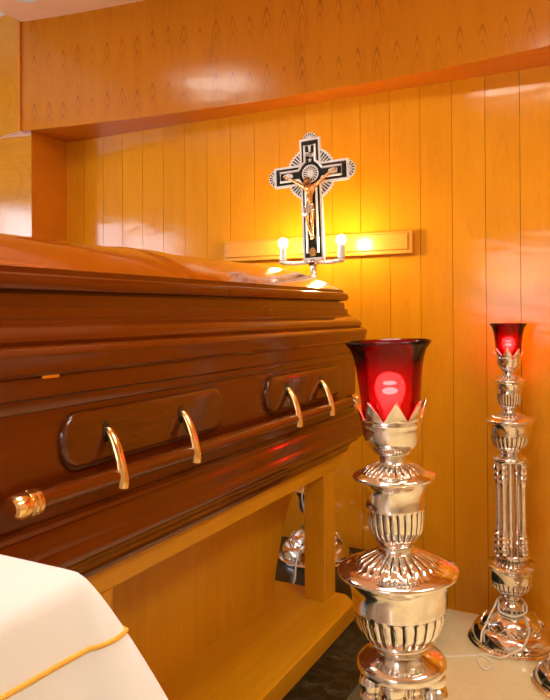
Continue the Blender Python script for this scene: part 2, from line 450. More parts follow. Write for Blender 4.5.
f = [tuple(range(n)), tuple(range(2 * n - 1, n - 1, -1))] + [(i, (i + 1) % n, n + (i + 1) % n, n + i) for i in range(n)]
mesh('centre_panel', v, f, M['standv'], t, smooth=True, angle=30)

# ------------------------------------------------------------------ coffin
CX, CY, HX, HY = -1.300, 1.575, .345, .862
ct = thing('coffin', 'long glossy mahogany coffin with closed two-part lid and brass handle on golden stand', 'coffin', (CX, CY, .7715))
def ring(o, z, rc=.03, seg=7):
    hx, hy = HX + o, HY + o; r = max(.006, rc)
    pts = []
    for (sx, sy, a0) in ((1, -1, -PI / 2), (1, 1, 0), (-1, 1, PI / 2), (-1, -1, PI)):
        for k in range(seg):
            a = a0 + PI / 2 * k / (seg - 1)
            pts.append((CX + sx * (hx - r) + r * cos(a), CY + sy * (hy - r) + r * sin(a), z))
    # extra points along the long sides keep the shading even
    return pts
def loft(rows, capb=True, capt=True):
    V, F = [], []; n = None
    for (o, z) in rows:
        R = ring(o, z); n = len(R); V += R
    for i in range(len(rows) - 1):
        for k in range(n):
            k2 = (k + 1) % n; F.append((i * n + k, i * n + k2, (i + 1) * n + k2, (i + 1) * n + k))
    if capb: F.append(tuple(range(n - 1, -1, -1)))
    if capt: F.append(tuple((len(rows) - 1) * n + k for k in range(n)))
    return V, F
def arc_rows(o0, z0, o1, z1, bulge, n=5):
    out = []
    for i in range(1, n + 1):
        t_ = i / n
        out.append((o0 + (o1 - o0) * t_ + bulge * sin(PI * t_), z0 + (z1 - z0) * t_))
    return out
rows = [(-.012, .7715), (.000, .7715), (.002, .778), (.006, .790), (.014, .801), (.026, .809), (.030, .812), (.030, .815), (.024, .8165), (.024, .819), (.040, .821)]
rows += arc_rows(.040, .821, .046, .868, .011, 6)
rows += arc_rows(.046, .868, .036, .908, .004, 4)
rows += [(.042, .911), (.042, .919), (.038, .922), (.024, .925), (.024, 1.118)]
rows += [(.029, 1.121), (.033, 1.130), (.033, 1.140), (.040, 1.146), (.044, 1.180)]
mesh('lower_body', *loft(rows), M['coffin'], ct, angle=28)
rows = [(.038, 1.180), (.038, 1.1825), (.050, 1.1835), (.055, 1.190), (.057, 1.212)]
rows += arc_rows(.057, 1.212, .047, 1.234, .007, 5)
rows += [(.040, 1.236)]
rows += arc_rows(.044, 1.238, .012, 1.277, .010, 7)
rows += [(.012, 1.281), (.004, 1.283), (.003, 1.302), (-.005, 1.304), (-.007, 1.327), (-.02, 1.329), (-.02, 1.333)]
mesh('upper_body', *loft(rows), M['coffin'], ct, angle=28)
# small brass catch in the seam
mesh('seam_catch', *box(CX + HX + .040, CX + HX + .047, 0.868, .908, 1.178, 1.184), M['brass'], ct, smooth=False)
# lids: rim moulding + hipped crown, cut at y = 1.56
YS = 1.560
def lid(y0, y1, far):
    V, F = [], []
    hx, hy = HX - .016, HY - .016
    ys = []
    n = 46
    for i in range(n + 1): ys.append(y0 + (y1 - y0) * i / n)
    nx = 44
    xs = [CX - hx + 2 * hx * (.5 - .5 * cos(PI * k / nx)) for k in range(nx + 1)]
    def hz(x, y):
        dx = (hx - abs(x - CX)) / hx
        dy = max(0., (hy - abs(y - CY)) / .30)
        a = 1 - (1 - min(1, dx)) ** 2.2; b_ = 1 - (1 - min(1, dy)) ** 2.2
        k = .06
        h = max(0, k - abs(a - b_)) / k
        m_ = min(a, b_) - h * h * k * .25
        z = 1.376 + .095 * max(0, m_)
        # raised cross band at the meeting edge of the near lid
        if not far and y > 1.43: z += .004 * min(1, (y - 1.43) / .012) * min(1, max(0, dx) * 30)
        return z
    for y in ys:
        for x in xs: V.append((x, y, hz(x, y)))
    for i in range(n):
        for k in range(nx):
            F.append((i * (nx + 1) + k, i * (nx + 1) + k + 1, (i + 1) * (nx + 1) + k + 1, (i + 1) * (nx + 1) + k))
    # closing face at the cut
    row = n if not far else 0
    base = len(V)
    for x in xs: V.append((x, ys[row], 1.372))
    for k in range(nx): F.append((row * (nx + 1) + k, row * (nx + 1) + k + 1, base + k + 1, base + k))
    crown = (V, F)
    # rim: U-shaped sweep
    prof = [(-.02, 1.332), (-.004, 1.3325), (.002, 1.336), (.006, 1.344), (.006, 1.352), (.003, 1.360), (-.002, 1.364), (-.008, 1.3655), (-.009, 1.375), (-.016, 1.3765), (-.05, 1.377)]
    R = [ring(o, z) for o, z in prof]
    seg = 7
    if far: idx = list(range(seg, 3 * seg)); yc = y0      # corners at +x+y, -x+y
    else: idx = list(range(3 * seg, 4 * seg)) + list(range(0, seg)); yc = y1
    V2, F2 = [], []; m_ = len(idx) + 2
    for rr in R:
        a = rr[idx[0]]; b_ = rr[idx[-1]]
        V2.append((a[0], yc, a[2])); V2 += [rr[i] for i in idx]; V2.append((b_[0], yc, b_[2]))
    for i in range(len(prof) - 1):
        for k in range(m_ - 1): F2.append((i * m_ + k, i * m_ + k + 1, (i + 1) * m_ + k + 1, (i + 1) * m_ + k))
    F2.append(tuple(i * m_ for i in range(len(prof)))); F2.append(tuple(i * m_ + m_ - 1 for i in range(len(prof))))
    return crown, (V2, F2)
for (a, b_, far) in ((CY - HY + .016, YS - .0012, False), (YS + .0012, CY + HY - .016, True)):
    crown, rim = lid(a, b_, far)
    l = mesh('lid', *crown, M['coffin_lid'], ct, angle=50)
    mesh('lid_rim', *rim, M['coffin'], l, angle=30)
# plaques behind the handles
XF = CX + HX + .024
def stadium(y0, y1, z0, z1, r, n=9):
    pts = []
    for (cy, cz, a0) in ((y1 - r, z0 + r, -PI / 2), (y1 - r, z1 - r, 0), (y0 + r, z1 - r, PI / 2), (y0 + r, z0 + r, PI)):
        for k in range(n):
            a = a0 + PI / 2 * k / (n - 1); pts.append((cy + r * cos(a), cz + r * sin(a)))
    return pts
def handle_plaque(y0, y1):
    z0, z1 = .999, 1.107
    lev = [(0, 0), (0, .008), (.003, .012), (.008, .0145), (.014, .015)]
    V, F = [], []
    for ins, h in lev:
        for (y, z) in stadium(y0 + ins, y1 - ins, z0 + ins, z1 - ins, .043 - ins): V.append((XF + h - .001, y, z))
    n = 36
    for i in range(len(lev) - 1):
        for k in range(n): F.append((i * n + k, i * n + (k + 1) % n, (i + 1) * n + (k + 1) % n, (i + 1) * n + k))
    F.append(tuple((len(lev) - 1) * n + k for k in range(n)))
    return mesh('handle_plaque', V, F, M['plaque'], ct, angle=50)
p1 = handle_plaque(.928, 1.478); p2 = handle_plaque(1.712, 2.268)
XB, ZB, RB = -.893, .9755, .0165
bar = mesh('handle_bar', *tube([(XB, .83 + (2.30 - .83) * i / 12, ZB) for i in range(13)], RB, 20), M['coffin'], ct)
def end_cap(y0, s):
    prof = [(.001, 0), (.014, .0005), (.019, .004), (.0222, .011), (.0232, .021), (.0222, .030), (.0205, .033), (.0230, .036), (.0230, .041), (.0205, .0435), (.0230, .046), (.0230, .053), (.020, .057), (.016, .057)]
    V, F, _ = lathe(prof, 24, cap=False)
    V = [(XB + x, y0 + s * z, ZB + y) for x, y, z in V]
    mesh('end_cap', V, F, M['brass'], bar, angle=30)
end_cap(.785, 1); end_cap(2.345, -1)
XP = XF + .015
def arm(y):
    # brass tusk: leaves a dark socket in the plaque and curls down round the bar
    pts = spline([(XP - .004, y, 1.064), (XP + .003, y, 1.060), (XP + .013, y + .001, 1.044), (XP + .024, y + .001, 1.018), (XP + .031, y + .002, .990), (XP + .034, y + .003, .966), (XP + .032, y + .003, .954)], 5)
    n = len(pts)
    rad = [.0055 + (.0140 - .0055) * (i / (n - 1)) ** .6 for i in range(n)]
    rad[-1] *= .7
    a = mesh('handle_arm', *tube(pts, rad, 14), M['brass'], ct)
    outl = [(y - .004 + .010 * cos(q), 1.064 + (.017 if sin(q) > 0 else .024) * sin(q)) for q in [2 * PI * k / 20 for k in range(20)]]
    v = [(XP + .0008, yy, zz) for yy, zz in outl] + [(XP - .004, yy, zz) for yy, zz in outl]
    mesh('socket', v, [tuple(range(20))] + [(i, (i + 1) % 20, 20 + (i + 1) % 20, 20 + i) for i in range(20)], M['enamel'], a, smooth=False)
for y in (1.044, 1.296, 1.836, 2.084): arm(y)

# ------------------------------------------------------------------ candle stand (torchere)
def candle_stand(label, loc):
    t = thing('candle_stand', label, 'candle stand', loc, 'silver candle stands with red glass cups')
    N = 24; SG = 144
    build_base(t)
    # lower vase
    pr = [(.030, .158), (.030, .170), (.036, .174), (.038, .182), (.033, .187), (.044, .192), (.050, .196, .003), (.066, .212, .0035), (.074, .232, .0035), (.0755, .241, .002), (.078, .243), (.0775, .248), (.079, .268), (.084, .285), (.094, .297), (.097, .303), (.093, .307), (.072, .309), (.070, .311, .003), (.055, .322, .003), (.044, .331, .002), (.040, .334)]
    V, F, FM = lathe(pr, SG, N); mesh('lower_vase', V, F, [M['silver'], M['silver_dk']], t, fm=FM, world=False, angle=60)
    V, F, FM = lathe([(.040, .332), (.068, .335), (.073, .340), (.073, .345), (.069, .351), (.02, .352)], 64); mesh('lower_plate', V, F, M['silver'], t, world=False)
    # four columns with ring mouldings top and bottom
    a0 = math.radians(-81 - 29.5)
    bot = [(.014, .350), (.0195, .353), (.021, .360), (.0195, .367), (.015, .370), (.0195, .374), (.0225, .384), (.0195, .394), (.015, .397), (.020, .401), (.0215, .408), (.019, .415), (.0145, .419), (.017, .424), (.0175, .430), (.0145, .438), (.0125, .446), (.0125, .449)]
    top = [(r, .708 + .350 - z) for r, z in reversed(bot)]
    for k in range(4):
        a = a0 + k * PI / 2
        V, F, FM = lathe(bot + [(.0125, .53), (.0125, .58)] + top, 22, cx=.0515 * cos(a), cy=.0515 * sin(a)); mesh('column', V, F, M['silver'], t, world=False, angle=28)
    V, F, FM = lathe([(.0135, .35), (.0135, .5), (.0135, .709)], 20); mesh('centre_rod', V, F, M['silver'], t, world=False)
    V, F, FM = lathe([(.02, .7065), (.069, .707), (.0725, .712), (.0725, .719), (.069, .724), (.060, .7275), (.044, .734), (.040, .738)], 64); mesh('upper_plate', V, F, M['silver'], t, world=False)
    pr = [(.040, .736), (.041, .744), (.050, .749), (.052, .754), (.050, .757), (.058, .762, .003), (.067, .778, .0038), (.0725, .796, .0038), (.074, .8075, .002), (.0765, .8085), (.0765, .814), (.0765, .830), (.080, .846), (.089, .858), (.0975, .8635), (.0985, .867), (.096, .870), (.082, .8735), (.069, .877), (.067, .880, .003), (.058, .886, .0035), (.045, .893, .003), (.034, .898, .0015), (.031, .900)]
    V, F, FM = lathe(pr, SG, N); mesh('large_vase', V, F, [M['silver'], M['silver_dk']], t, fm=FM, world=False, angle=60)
    pr = [(.031, .898), (.0275, .903), (.0275, .908), (.030, .913), (.033, .915), (.031, .918), (.035, .921, .002), (.042, .932, .003), (.0455, .950, .003), (.0465, .968, .002), (.049, .970), (.048, .974), (.0485, .995), (.052, 1.006), (.060, 1.015), (.067, 1.0185), (.0675, 1.022), (.066, 1.024), (.054, 1.027), (.051, 1.029), (.049, 1.031, .0025), (.040, 1.038, .003), (.027, 1.043, .002), (.0225, 1.045)]
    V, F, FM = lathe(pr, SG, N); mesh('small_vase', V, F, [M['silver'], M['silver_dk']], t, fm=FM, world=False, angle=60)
    # cup with an outward-turned crown of eight points
    pr = [(.0225, 1.044), (.0215, 1.049), (.022, 1.057), (.030, 1.0595), (.031, 1.063), (.034, 1.066), (.042, 1.075), (.0465, 1.086), (.0485, 1.100), (.049, 1.106), (.0498, 1.107), (.0498, 1.1095), (.0492, 1.1105), (.0492, 1.116), (.0478, 1.116), (.0475, 1.10), (.0440, 1.082), (.033, 1.069), (.001, 1.067)]
    V, F, FM = lathe(pr, 72); cup = mesh('cup', V, F, M['silver'], t, world=False, angle=50)
    V, F = [], []; nA, nT = 96, 7
    for j in range(nT):
        for k in range(nA):
            a = 2 * PI * k / nA
            fr = (k % 12) / 12.; tri = 1 - abs(2 * fr - 1)          # 0 valley .. 1 tip
            zt_ = 1.1155 + .034 * tri
            z = 1.1140 + (zt_ - 1.1140) * j / (nT - 1)
            h = (z - 1.114) / .0355
            r = .0490 + .0105 * max(0, h) ** 1.8
            V.append((r * cos(a + .471), r * sin(a + .471), z))
    for j in range(nT - 1):
        for k in range(nA):
            k2 = (k + 1) % nA; F.append((j * nA + k, j * nA + k2, (j + 1) * nA + k2, (j + 1) * nA + k))
    cr = mesh('crown', V, F, M['silver'], cup, world=False, angle=50)
    cr.modifiers.new('s', 'SOLIDIFY').thickness = .0018; bake(cr)
    # ruby glass
    pr = [(.001, 1.069), (.030, 1.071), (.040, 1.083), (.0455, 1.10), (.0470, 1.118), (.0485, 1.145), (.0515, 1.175), (.0550, 1.202), (.0580, 1.218), (.0625, 1.230), (.0675, 1.2365), (.0700, 1.2395), (.0700, 1.2425), (.0680, 1.2440), (.0655, 1.2415), (.0600, 1.2335), (.0555, 1.2200), (.0525, 1.2030), (.0490, 1.1755), (.0460, 1.1450), (.0445, 1.1180), (.0430, 1.1010), (.0375, 1.0860), (.028, 1.0745), (.001, 1.0725)]
    V, F, FM = lathe(pr, 64, cap=False); mesh('glass_shade', V, F, M['redglass'], t, world=False, angle=60)
    # bulb inside: socket, clear envelope, glowing filament
    V, F, FM = lathe([(.001, 1.0745), (.013, 1.0747), (.013, 1.120), (.010, 1.122), (.001, 1.123)], 24, cap=False); bs = mesh('bulb_socket', V, F, M['sleeve'], t, world=False)
    V, F, FM = lathe([(.0115, 1.122), (.0125, 1.130), (.018, 1.142), (.0235, 1.156), (.0250, 1.166), (.0235, 1.177), (.0185, 1.186), (.010, 1.1905), (.0008, 1.192)], 28, cap=False); bu = mesh('bulb', V, F, M['bulbglass'], t, world=False)
    ring_ = tube([(.0085 * cos(a), .0085 * sin(a), 1.174) for a in [2 * PI * k / 20 for k in range(20)]], .0026, 8, True)
    mesh('filament', *join(ring_, sphere((0, 0, 1.161), .0070, 14, 8, (1.9, 1.9, .8))), M['filament'], bu, world=False)
    return t

def base_r(z):
    P = [(0, .168), (.012, .168), (.030, .156), (.042, .150), (.060, .140), (.072, .116), (.080, .111), (.090, .107), (.102, .098), (.113, .084), (.121, .069), (.128, .058), (.138, .056), (.150, .040), (.158, .034), (.2, .03)]
    for (a, ra), (b_, rb) in zip(P, P[1:]):
        if a <= z <= b_: return ra + (rb - ra) * (z - a) / (b_ - a)
    return .03
def build_base(t):
    pr = [(.150, 0), (.166, .0005), (.168, .005), (.167, .010), (.162, .014), (.159, .016), (.159, .021), (.154, .024), (.152, .034), (.147, .048), (.138, .060), (.128, .067), (.120, .070), (.116, .069), (.113, .071), (.113, .075), (.110, .079), (.106, .090), (.097, .102), (.083, .113), (.068, .121), (.058, .125), (.056, .130), (.055, .138), (.046, .144), (.036, .150), (.032, .159)]
    # shallow hammered lobes on the dome
    V, F, FM = lathe(pr, 96)
    W = []
    for (x, y, z) in V:
        r = math.hypot(x, y); a = math.atan2(y, x)
        if .030 < z < .118: r += .0020 * sin(9 * a + z * 120)
        W.append((r * cos(a), r * sin(a), z)) if r else W.append((x, y, z))
    b0 = mesh('base', W, F, M['silver'], t, world=False, angle=40)
    # bead row round the foot, laurel garland round the dome, collar of small leaves
    bs = []
    for k in range(72):
        a = 2 * PI * k / 72
        bs.append(sphere((.1565 * cos(a), .1565 * sin(a), .0205), .0042, 6, 4))
    mesh('bead_trim', *join(*bs), M['silver_dk'], b0, world=False)
    ls = []
    for k in range(8):
        a0 = 2 * PI * k / 8
        pts = []; rad = []
        for i in range(17):
            u = i / 16; a = a0 + u * 2 * PI / 8; z = .104 - .034 * sin(PI * u)
            r = base_r(z) + .001
            pts.append((r * cos(a), r * sin(a), z)); rad.append(.0030 + .0014 * abs(sin(i * 1.57)))
        ls.append(tube(pts, rad, 7))
    mesh('garland', *join(*ls), M['silver'], b0, world=False)
    ks = []
    for k in range(20):
        a = 2 * PI * k / 20
        ks.append(sphere((.056 * cos(a), .056 * sin(a), .1355), .0068, 7, 5, (1, 1, .7)))
    mesh('leaf_collar', *join(*ks), M['silver_dk'], b0, world=False)

right_stand = candle_stand('tall silver candle stand with small lit red glass, standing against the plank wall at right', (-.430, 2.814, 0))
# yellow tape on its lower vase
a = math.radians(-81 + 42)
vs = []
for i in range(5):
    aa = a - .17 + .34 * i / 4
    for z in (.277, .289): vs.append(((.0865 + (z - .27) * .5) * cos(aa), (.0865 + (z - .27) * .5) * sin(aa), z))
tp = mesh('tape', vs, [(2 * i, 2 * i + 2, 2 * i + 3, 2 * i + 1) for i in range(4)], M['tape'], None); tp['label'] = 'strip of yellow tape'
main = copy_tree(right_stand, (-.320, 1.110, .0))
main['label'] = 'large silver candle stand nearest the camera, its lit red glass beside the coffin end'
main.rotation_euler = (0, math.radians(-2.0), math.radians(22.5))
third = copy_tree(right_stand, (-.163, 2.575, 0))
third['label'] = 'silver candle stand cut off by the right edge, only its round foot in view'
third.rotation_euler = (0, 0, math.radians(20))
tp.parent = right_stand
right_stand.rotation_euler = (0, math.radians(-.3), 0)

# ------------------------------------------------------------------ crucifix stand behind the coffin
CXX, CYY = -1.270, 2.812
xt = thing('crucifix_stand', 'silver standing crucifix with gilt figure and two lit candle bulbs behind the coffin', 'crucifix', (CXX, CYY, ZP))
build_base(xt)
pr = [(.030, .158), (.036, .174), (.033, .187), (.044, .192), (.050, .196, .003), (.066, .212, .0035), (.074, .232, .0035), (.0755, .241, .002), (.078, .243), (.079, .268), (.094, .297), (.097, .303), (.093, .307), (.070, .311, .003), (.055, .322, .003), (.040, .334), (.022, .345), (.017, .36), (.017, 1.235), (.024, 1.238), (.026, 1.244), (.020, 1.249), (.0155, 1.255), (.0155, 1.300), (.022, 1.304), (.030, 1.312), (.030, 1.322), (.02, 1.330), (.012, 1.333)]
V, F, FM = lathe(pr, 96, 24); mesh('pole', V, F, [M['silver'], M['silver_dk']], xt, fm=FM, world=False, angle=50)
ZA = 1.326   # arm height above the platform
for s in (-1, 1):
    pts = [(-.010 + s * (.012 + .128 * i / 60), 0, ZA - .006 * sin(PI * i / 60) - .004) for i in range(61)]
    rad = [.0055 + .0050 * (i % 6 in (1, 2, 3)) for i in range(61)]
    am = mesh('candle_arm', *tube(pts, rad, 10), M['silver_lt'], xt, world=False)
    cx = -.010 + s * .143
    V, F, _ = lathe([(.004, ZA - .014), (.012, ZA - .010), (.016, ZA - .002), (.013, ZA + .003), (.018, ZA + .007), (.018, ZA + .010), (.004, ZA + .011)], 20, cx=cx); mesh('drip_pan', V, F, M['silver_lt'], am, world=False)
    V, F, _ = lathe([(.0165, ZA + .010), (.0165, ZA + .02), (.0165, ZA + .066), (.012, ZA + .069), (.001, ZA + .069)], 20, cx=cx); cs = mesh('candle_sleeve', V, F, M['sleeve'], xt, world=False)
    mesh('bulb', *sphere((cx, 0, ZA + .087), .0205, 18, 12, (1, 1, 1.05)), M['flame_bulb'], cs, world=False)
# the cross itself: own local frame centred on the crossing
cr = bpy.data.objects.new('cross', None); COL.objects.link(cr); cr.parent = xt
ZX = 1.912 - ZP
cr.location = (-.006, -.012, ZX); cr.rotation_euler = (0, math.radians(-1.9), 0)
def cmesh(name, V, F, m, parent=cr, **k): return mesh(name, V, F, m, parent, world=False, **k)
def cross_outline(hv, hh, top, bot, arm_, rc=0):
    """(x,z) outline of a latin cross; rc = radius of the round boss at the crossing"""
    if not rc: return [(-hv, bot), (hv, bot), (hv, -hh), (arm_, -hh), (arm_, hh), (hv, hh), (hv, top), (-hv, top), (-hv, hh), (-arm_, hh), (-arm_, -hh), (-hv, -hh)]
    out = []
    def arcpts(a0, a1, n=8): return [(rc * cos(a0 + (a1 - a0) * i / n), rc * sin(a0 + (a1 - a0) * i / n)) for i in range(n + 1)]
    av, ah = math.acos(hv / rc), math.asin(hh / rc)
    out += [(-hv, bot), (hv, bot)] + arcpts(-av, -ah) + [(arm_, -hh), (arm_, hh)] + arcpts(ah, av) + [(hv, top), (-hv, top)] + arcpts(PI - av, PI - ah) + [(-arm_, hh), (-arm_, -hh)] + arcpts(PI + ah, PI + av)
    return out
HV, HH = .051, .047
def ext(outl, y0, y1):
    n = len(outl)
    v = [(x, y0, z) for x, z in outl] + [(x, y1, z) for x, z in outl]
    return v, [tuple(range(n)), tuple(range(2 * n - 1, n - 1, -1))] + [(i, (i + 1) % n, n + (i + 1) % n, n + i) for i in range(n)]
def earcut_mesh(name, outl, y0, y1, m, parent=cr):
    o = cmesh(name, *ext(outl, y0, y1), m, parent, smooth=False)
    bm = bmesh.new(); bm.from_mesh(o.data); bmesh.ops.triangulate(bm, faces=[f_ for f_ in bm.faces if len(f_.verts) > 4]); bm.to_mesh(o.data); bm.free()
    return o
earcut_mesh('cross_plate', cross_outline(HV, HH, .160, -.386, .182), -.002, .010, M['silver_lt'])
earcut_mesh('enamel_inlay', cross_outline(HV - .0105, HH - .0105, .1495, -.3755, .1715), -.0035, 0, M['enamel'])
inner = cross_outline(.026, .021, .128, -.355, .150, .060)
# raised inner outline (rounded ends)
mesh_pts = [(x, -.005, z) for x, z in inner]
cmesh('inner_outline', *tube([Vector(p) for p in mesh_pts], .0056, 8, True), M['silver_lt'])
def fan(c, r, a0, a1, nrays, name='ray_fan'):
    """scalloped silver fan with dark engraved rays"""
    V, F, FM = [], [], []
    outl = [(c[0], c[1])]
    st = nrays * 6
    for i in range(st + 1):
        a = a0 + (a1 - a0) * i / st
        rr = r * (1 - .05 + .05 * abs(sin(PI * i / 6)))
        outl.append((c[0] + rr * cos(a), c[1] + rr * sin(a)))
    V, F = ext(outl, .0015, .007)
    FM = [0] * len(F)
    for i in range(nrays):
        am = a0 + (a1 - a0) * (i + .5) / nrays; dw = (a1 - a0) / nrays * .26
        n = len(V)
        V += [(c[0] + .40 * r * cos(am), -.0002, c[1] + .40 * r * sin(am)), (c[0] + .9 * r * cos(am - dw), -.0002, c[1] + .9 * r * sin(am - dw)), (c[0] + .9 * r * cos(am + dw), -.0002, c[1] + .9 * r * sin(am + dw))]
        F.append((n, n + 1, n + 2)); FM.append(1)
    o = mesh(name, V, F, [M['silver_lt'], M['enamel']], cr, smooth=False, fm=FM, world=False)
    return o
for q in range(4): fan((0, 0), .122, PI / 2 * q + .33, PI / 2 * (q + 1) - .33, 7)
fan((0, .152), .036, .12, PI - .12, 8); fan((.170, 0), .042, -PI / 2 + .1, PI / 2 - .1, 8); fan((-.170, 0), .042, PI / 2 + .1, PI * 1.5 - .1, 8)
# sunburst nimbus
V, F = ext([(.040 * cos(2 * PI * k / 48), .040 * sin(2 * PI * k / 48)) for k in range(48)], -.0065, -.003)
FM = [0] * len(F)
for k in range(18):
    a = 2 * PI * k / 18; n = len(V)
    V += [(.013 * cos(a), -.0069, .013 * sin(a)), (.0345 * cos(a - .1), -.0069, .0345 * sin(a - .1)), (.0345 * cos(a + .1), -.0069, .0345 * sin(a + .1))]
    F.append((n, n + 1, n + 2)); FM.append(1)
mesh('sunburst', V, F, [M['silver_lt'], M['enamel']], cr, smooth=False, fm=FM, world=False)
# star and scroll over the head, wedge above it
st = [(( .011 if k % 2 == 0 else .0045) * cos(PI / 2 + PI * k / 5), .061 + (.011 if k % 2 == 0 else .0045) * sin(PI / 2 + PI * k / 5)) for k in range(10)]
earcut_mesh('star', st, -.0075, -.003, M['silver_lt'])
sv, sf = [], []
for i in range(13):
    u = i / 12; x = -.025 + .05 * u; y = -.010 - .003 * sin(u * 2 * PI); zz = .003 * sin(u * 2 * PI)
    sv += [(x, y, .076 + zz), (x, y, .094 + zz)]
    if i: sf.append((2 * i - 2, 2 * i, 2 * i + 1, 2 * i - 1))
sc = cmesh('scroll', sv, sf, M['silver_lt']); sc.modifiers.new('s', 'SOLIDIFY').thickness = .002; bake(sc)
cu = bpy.data.curves.new('t', 'FONT'); cu.body = 'INRI'; cu.size = .017; cu.extrude = .0006; cu.align_x = 'CENTER'; cu.align_y = 'CENTER'
to = bpy.data.objects.new('t', cu); COL.objects.link(to)
dg = bpy.context.evaluated_depsgraph_get(); dg.update()
tm = bpy.data.meshes.new_from_object(to.evaluated_get(dg)); bpy.data.objects.remove(to)
tm.transform(Matrix.Translation((0, -.0145, .085)) @ Matrix.Rotation(PI / 2, 4, 'X'))
tm.materials.append(M['enamel'])
lo = bpy.data.objects.new('lettering', tm); COL.objects.link(lo); lo.parent = cr
earcut_mesh('wedge', [(-.004, .098), (.004, .098), (.007, .126), (-.007, .126)], -.006, -.003, M['silver_lt'])
earcut_mesh('nail_plate', [(-.012, -.37), (.012, -.37), (.017, -.352), (.011, -.336), (0, -.330), (-.011, -.336), (-.017, -.352)], -.010, -.003, M['gold'])
for s in (-1, 1): earcut_mesh('palm_leaf', [(s * .086, -.004), (s * .104, -.013), (s * .128, -.010), (s * .131, .008), (s * .110, .013), (s * .090, .008)], -.007, -.003, M['silver_lt'])

# figure on the cross: one skin
def skin_body(name, J, E, R, root, mat, parent, sub=2):
    me = bpy.data.meshes.new(name); me.from_pydata(J, E, []); me.materials.append(mat)
    o = bpy.data.objects.new(name, me); COL.objects.link(o); o.parent = parent
    md = o.modifiers.new('skin', 'SKIN')
    for i, r in enumerate(R): me.skin_vertices[0].data[i].radius = (r, r) if not isinstance(r, tuple) else r
    for i in range(len(J)): me.skin_vertices[0].data[i].use_root = (i == root)
    sb = o.modifiers.new('sub', 'SUBSURF'); sb.levels = sub; sb.render_levels = sub
    dg = bpy.context.evaluated_depsgraph_get(); dg.update()
    m2 = bpy.data.meshes.new_from_object(o.evaluated_get(dg)); o.modifiers.clear(); o.data = m2
    m2.polygons.foreach_set('use_smooth', [True] * len(m2.polygons))
    return o
yF = -.019
J = [(-.002, yF - .002, -.150),   # 0 pelvis
     (.000, yF - .003, -.122), (.000, yF - .005, -.092), (.000, yF - .005, -.068), (-.002, yF - .004, -.054), (-.005, yF - .009, -.040), (-.008, yF - .012, -.026),   # 1 waist 2 chest 3 upper chest 4 neck 5 head 6 crown
     (-.024, yF - .003, -.062), (-.058, yF, -.040), (-.092, yF + .003, -.018), (-.116, yF + .004, -.006),     # 7-10 left arm
     (.024, yF - .003, -.062), (.060, yF, -.036), (.096, yF + .003, -.010), (.121, yF + .004, .006),       # 11-14 right arm
     (-.011, yF - .003, -.166), (-.010, yF - .014, -.218), (.000, yF - .004, -.268), (.003, yF - .005, -.285), (.005, yF - .012, -.300),     # 15-19 left leg
     (.010, yF - .003, -.166), (.014, yF - .016, -.216), (.009, yF - .006, -.266), (.009, yF - .005, -.284), (.009, yF - .014, -.298)]       # 20-24 right leg
E_ = [(0, 1), (1, 2), (2, 3), (3, 4), (4, 5), (5, 6), (3, 7), (7, 8), (8, 9), (9, 10), (3, 11), (11, 12), (12, 13), (13, 14), (0, 15), (15, 16), (16, 17), (17, 18), (18, 19), (0, 20), (20, 21), (21, 22), (22, 23), (23, 24)]
R_ = [(.018, .013), (.0145, .0105), (.021, .014), (.020, .013), .0075, (.0115, .0125), .009, .0105, .0078, .0062, .0044, .0105, .0078, .0062, .0044, .0125, .0085, .0060, .0046, .004, .0125, .0085, .0060, .0046, .004]
fig = skin_body('figure', J, E_, R_, 0, M['gold'], cr)
# small features joined into the skin: nose, brow, fingers, toes
bits = []
hc = Vector((-.007, yF - .011, -.034))
bits.append(sphere(hc + Vector((0, -.0125, -.004)), .0025, 8, 6, (.8, 1.2, 1.5)))
for s in (-1, 1):
    bits.append(sphere(hc + Vector((s * .0042, -.0115, .0005)), .0018, 8, 6)); bits.append(sphere(hc + Vector((s * .0118, 0, -.002)), .0026, 8, 6, (.6, 1, 1.4)))
bits.append(sphere(hc + Vector((0, -.0112, -.0085)), .0018, 8, 6, (1.6, .8, .6)))
for (w, s) in (((-.116, yF + .004, -.006), -1), ((.121, yF + .004, .006), 1)):
    dirv = Vector((s * .9, 0, .42)).normalized(); sd = Vector((-dirv.z, 0, dirv.x))
    for i in range(4):
        o_ = sd * ((i - 1.5) * .0028)
        p = Vector(w) + o_ + dirv * .003
        ln = (.0095, .0112, .0105, .0082)[i]
        bits.append(tube([p, p + dirv * ln * .5 + Vector((0, -.0012, 0)), p + dirv * ln + Vector((0, -.0042, 0))], [.0015, .0014, .0010], 6))
    p = Vector(w) - sd * .003
    bits.append(tube([p, p - sd * .003 + dirv * .002, p - sd * .0045 + dirv * .006], [.0016, .0015, .001], 6))
bv, bf = join(*bits)
bm = bmesh.new(); bm.from_mesh(fig.data)
vv = [bm.verts.new(p) for p in bv]
for q in bf:
    try: bm.faces.new([vv[i] for i in q]).smooth = True
    except ValueError: pass
bm.normal_update(); bm.to_mesh(fig.data); bm.free()
